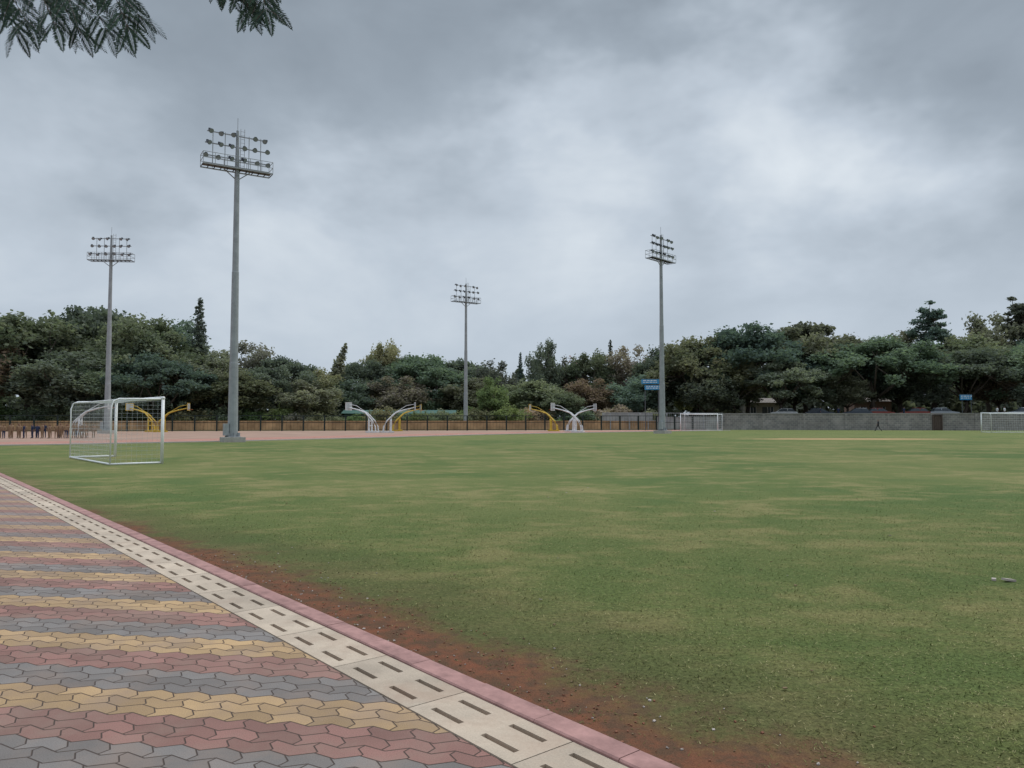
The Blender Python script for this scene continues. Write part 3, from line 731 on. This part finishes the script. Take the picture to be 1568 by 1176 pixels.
# ---------------------------------------------------------------- overhanging jacaranda
m_jl,t,b=newmat('feathery_leaf'); v=t.attr('var')[2]
t.put(b.inputs['Base Color'],t.mix(v,(.018,.034,.026,1),(.055,.088,.055,1))); b.inputs['Roughness'].default_value=.8; b.inputs['Specular IOR Level'].default_value=.1
b2=MB()
b2.tube([(-4.9,3.0,-.1),(-4.85,3.0,1.0),(-4.7,3.1,2.2),(-4.5,3.2,3.2),(-4.3,3.3,4.0)],[.26,.2,.17,.15,.13],12)
limbs=[[(-4.5,3.2,3.1),(-3.9,3.6,3.9),(-3.2,3.9,4.25),(-2.5,4.1,4.32),(-1.7,4.2,4.30),(-1.2,4.2,4.22)],
       [(-4.4,3.25,3.7),(-4.6,4.6,4.6),(-4.9,6.0,5.4)],[(-4.5,3.2,3.4),(-5.6,2.6,4.6),(-6.6,2.0,5.3)],[(-4.3,3.3,4.0),(-3.9,2.4,5.0),(-3.4,1.2,5.6)],[(-4.3,3.3,4.0),(-4.2,3.6,5.2),(-3.9,4.2,6.4)]]
for l in limbs: b2.tube(l,[.085,.07,.05,.035,.022,.012][:len(l)] if len(l)>3 else [.10,.07,.03],8)
LF=[];LV=[]
def leaflet(p,d,nrm,l,w_):
    s_=d.cross(nrm).normalized(); LF.append([p,p+d*l*.45+s_*w_,p+d*l,p+d*l*.45-s_*w_]); LV.append(random.random())
def pinna(p,d,l):
    k=20; nrm=Vector((random.uniform(-.5,.5),-1,random.uniform(-.2,.6))).normalized(); pts=[]
    cur=Vector(p); dd=d.copy(); fold=random.uniform(.6,1.)
    for i in range(k):
        dd=(dd+Vector((0,0,-.028))).normalized(); nx=cur+dd*(l/k); pts.append(cur.copy())
        side=dd.cross(nrm).normalized(); ll=.034*math.sin(math.pi*(.2+.74*(i+.5)/k))+.003
        for s_ in(-1,1): leaflet(nx,(side*s_*fold+dd*.50+nrm*random.uniform(-.12,.12)).normalized(),nrm,ll*random.uniform(.85,1.1),.0042)
        cur=nx
    leaflet(cur,dd,nrm,.02,.003); pts.append(cur); b2.tube([pts[0],pts[len(pts)//2],pts[-1]],[.0016,.0013,.0008],4,cap=False)
def leaf(S_,E_,npair=8,pl=.20):
    S_=Vector(S_);E_=Vector(E_); mid=S_.lerp(E_,.5)+Vector((0,0,.05)); P_=[]
    for i in range(9):
        u=i/8; P_.append(S_*(1-u)**2+mid*2*u*(1-u)+E_*u*u)
    b2.tube(P_,[.004-.0003*i for i in range(9)],5,cap=False)
    for i in range(npair):
        u=.2+.78*i/(npair-1); j=min(int(u*8),7); p=P_[j].lerp(P_[j+1],u*8-j); d=(P_[j+1]-P_[j]).normalized()
        nrm=Vector((0,-.6,.8)); sd=d.cross(nrm).normalized()
        for s_ in(-1,1):
            pinna(p,(d*.75+sd*s_*random.uniform(.5,1.05)+Vector((0,random.uniform(-.5,.5),-.18))).normalized(),pl*(1-.25*abs(u-.5))*random.uniform(.8,1.1))
    pinna(P_[-1],(P_[-1]-P_[-2]).normalized(),pl*.8)
for s_,e_ in [((-2.95,4.0,4.26),(-2.60,4.0,3.78)),((-2.75,4.05,4.29),(-2.42,3.95,3.74)),((-2.55,4.1,4.3),(-2.20,4.05,3.76)),((-2.35,4.1,4.3),(-2.06,4.0,3.75)),((-2.5,4.1,4.32),(-2.10,4.2,3.92)),((-2.8,4.1,4.3),(-2.5,4.3,3.9)),((-2.65,4.05,4.3),(-2.32,3.9,3.84)),
              ((-3.1,4.0,4.25),(-2.8,4.2,3.85)),((-1.75,4.2,4.28),(-1.46,4.15,3.93)),((-1.5,4.2,4.26),(-1.35,4.1,3.90)),((-1.9,4.2,4.3),(-1.62,4.2,4.08))]: leaf(s_,e_)
for l in limbs:
    for i in range(13):
        j=random.randrange(1,len(l)) ; p=Vector(l[j-1]).lerp(Vector(l[j]),random.uniform(.3,1))
        if l is limbs[0]:
            if i>5: continue
            e_=p+Vector((random.uniform(-.3,.3),random.uniform(-.1,.2),random.uniform(.05,.3)))
            if p.x>-3.3: continue
        else: e_=p+Vector((random.uniform(-.45,.45),random.uniform(-.45,.45),random.uniform(-.25,.2)))
        leaf(p,e_)
jt=empty('overhanging_jacaranda_tree')
b2.obj('trunk_and_branches',[m_bark],True,jt)
V=np.array([[tuple(p) for p in q] for q in LF],dtype=np.float32)
link('leaves',fastmesh('leaves',V,4,[m_jl],np.array(LV)),parent=jt)

# litter and stones on the turf
lb=MB()
for i in range(70):
    y=random.uniform(4,20); x=random.uniform(-.3,.75)*y
    if (x*NR.x+(y-P0.y)*NR.y)<.65: continue
    s_=random.uniform(.006,.016); rot=Matrix.Rotation(random.uniform(0,6),3,'Z')@Matrix.Rotation(random.uniform(-.4,.4),3,'X')
    lb.box((x,y,.015),(s_*2,s_*1.3,s_*.4),random.choice((0,1,1,1)),rot)
for i in range(500):
    ss_=random.uniform(-1.5,7); tt=.6+abs(random.gauss(0,.4)); v=P0+D*ss_+NR*tt; s_=random.uniform(.003,.009)
    lb.box((v.x,v.y,.004),(s_*2,s_*1.5,s_),random.choice((0,1,2,2)),Matrix.Rotation(random.uniform(0,6),3,'Z')@Matrix.Rotation(random.uniform(-.6,.6),3,'X'))
lb.box((5.05,7.85,.02),(.13,.06,.02),0,Matrix.Rotation(.3,3,'Z')@Matrix.Rotation(.15,3,'Y')); lb.box((4.93,7.9,.015),(.06,.04,.02),0,Matrix.Rotation(1.,3,'Z'))
lb.obj('stones_and_litter',[P('pale_stone',(.40,.34,.30),.9),P('dry_leaf',(.16,.11,.06),.9),P('soil_clod',(.20,.085,.05),.95)])
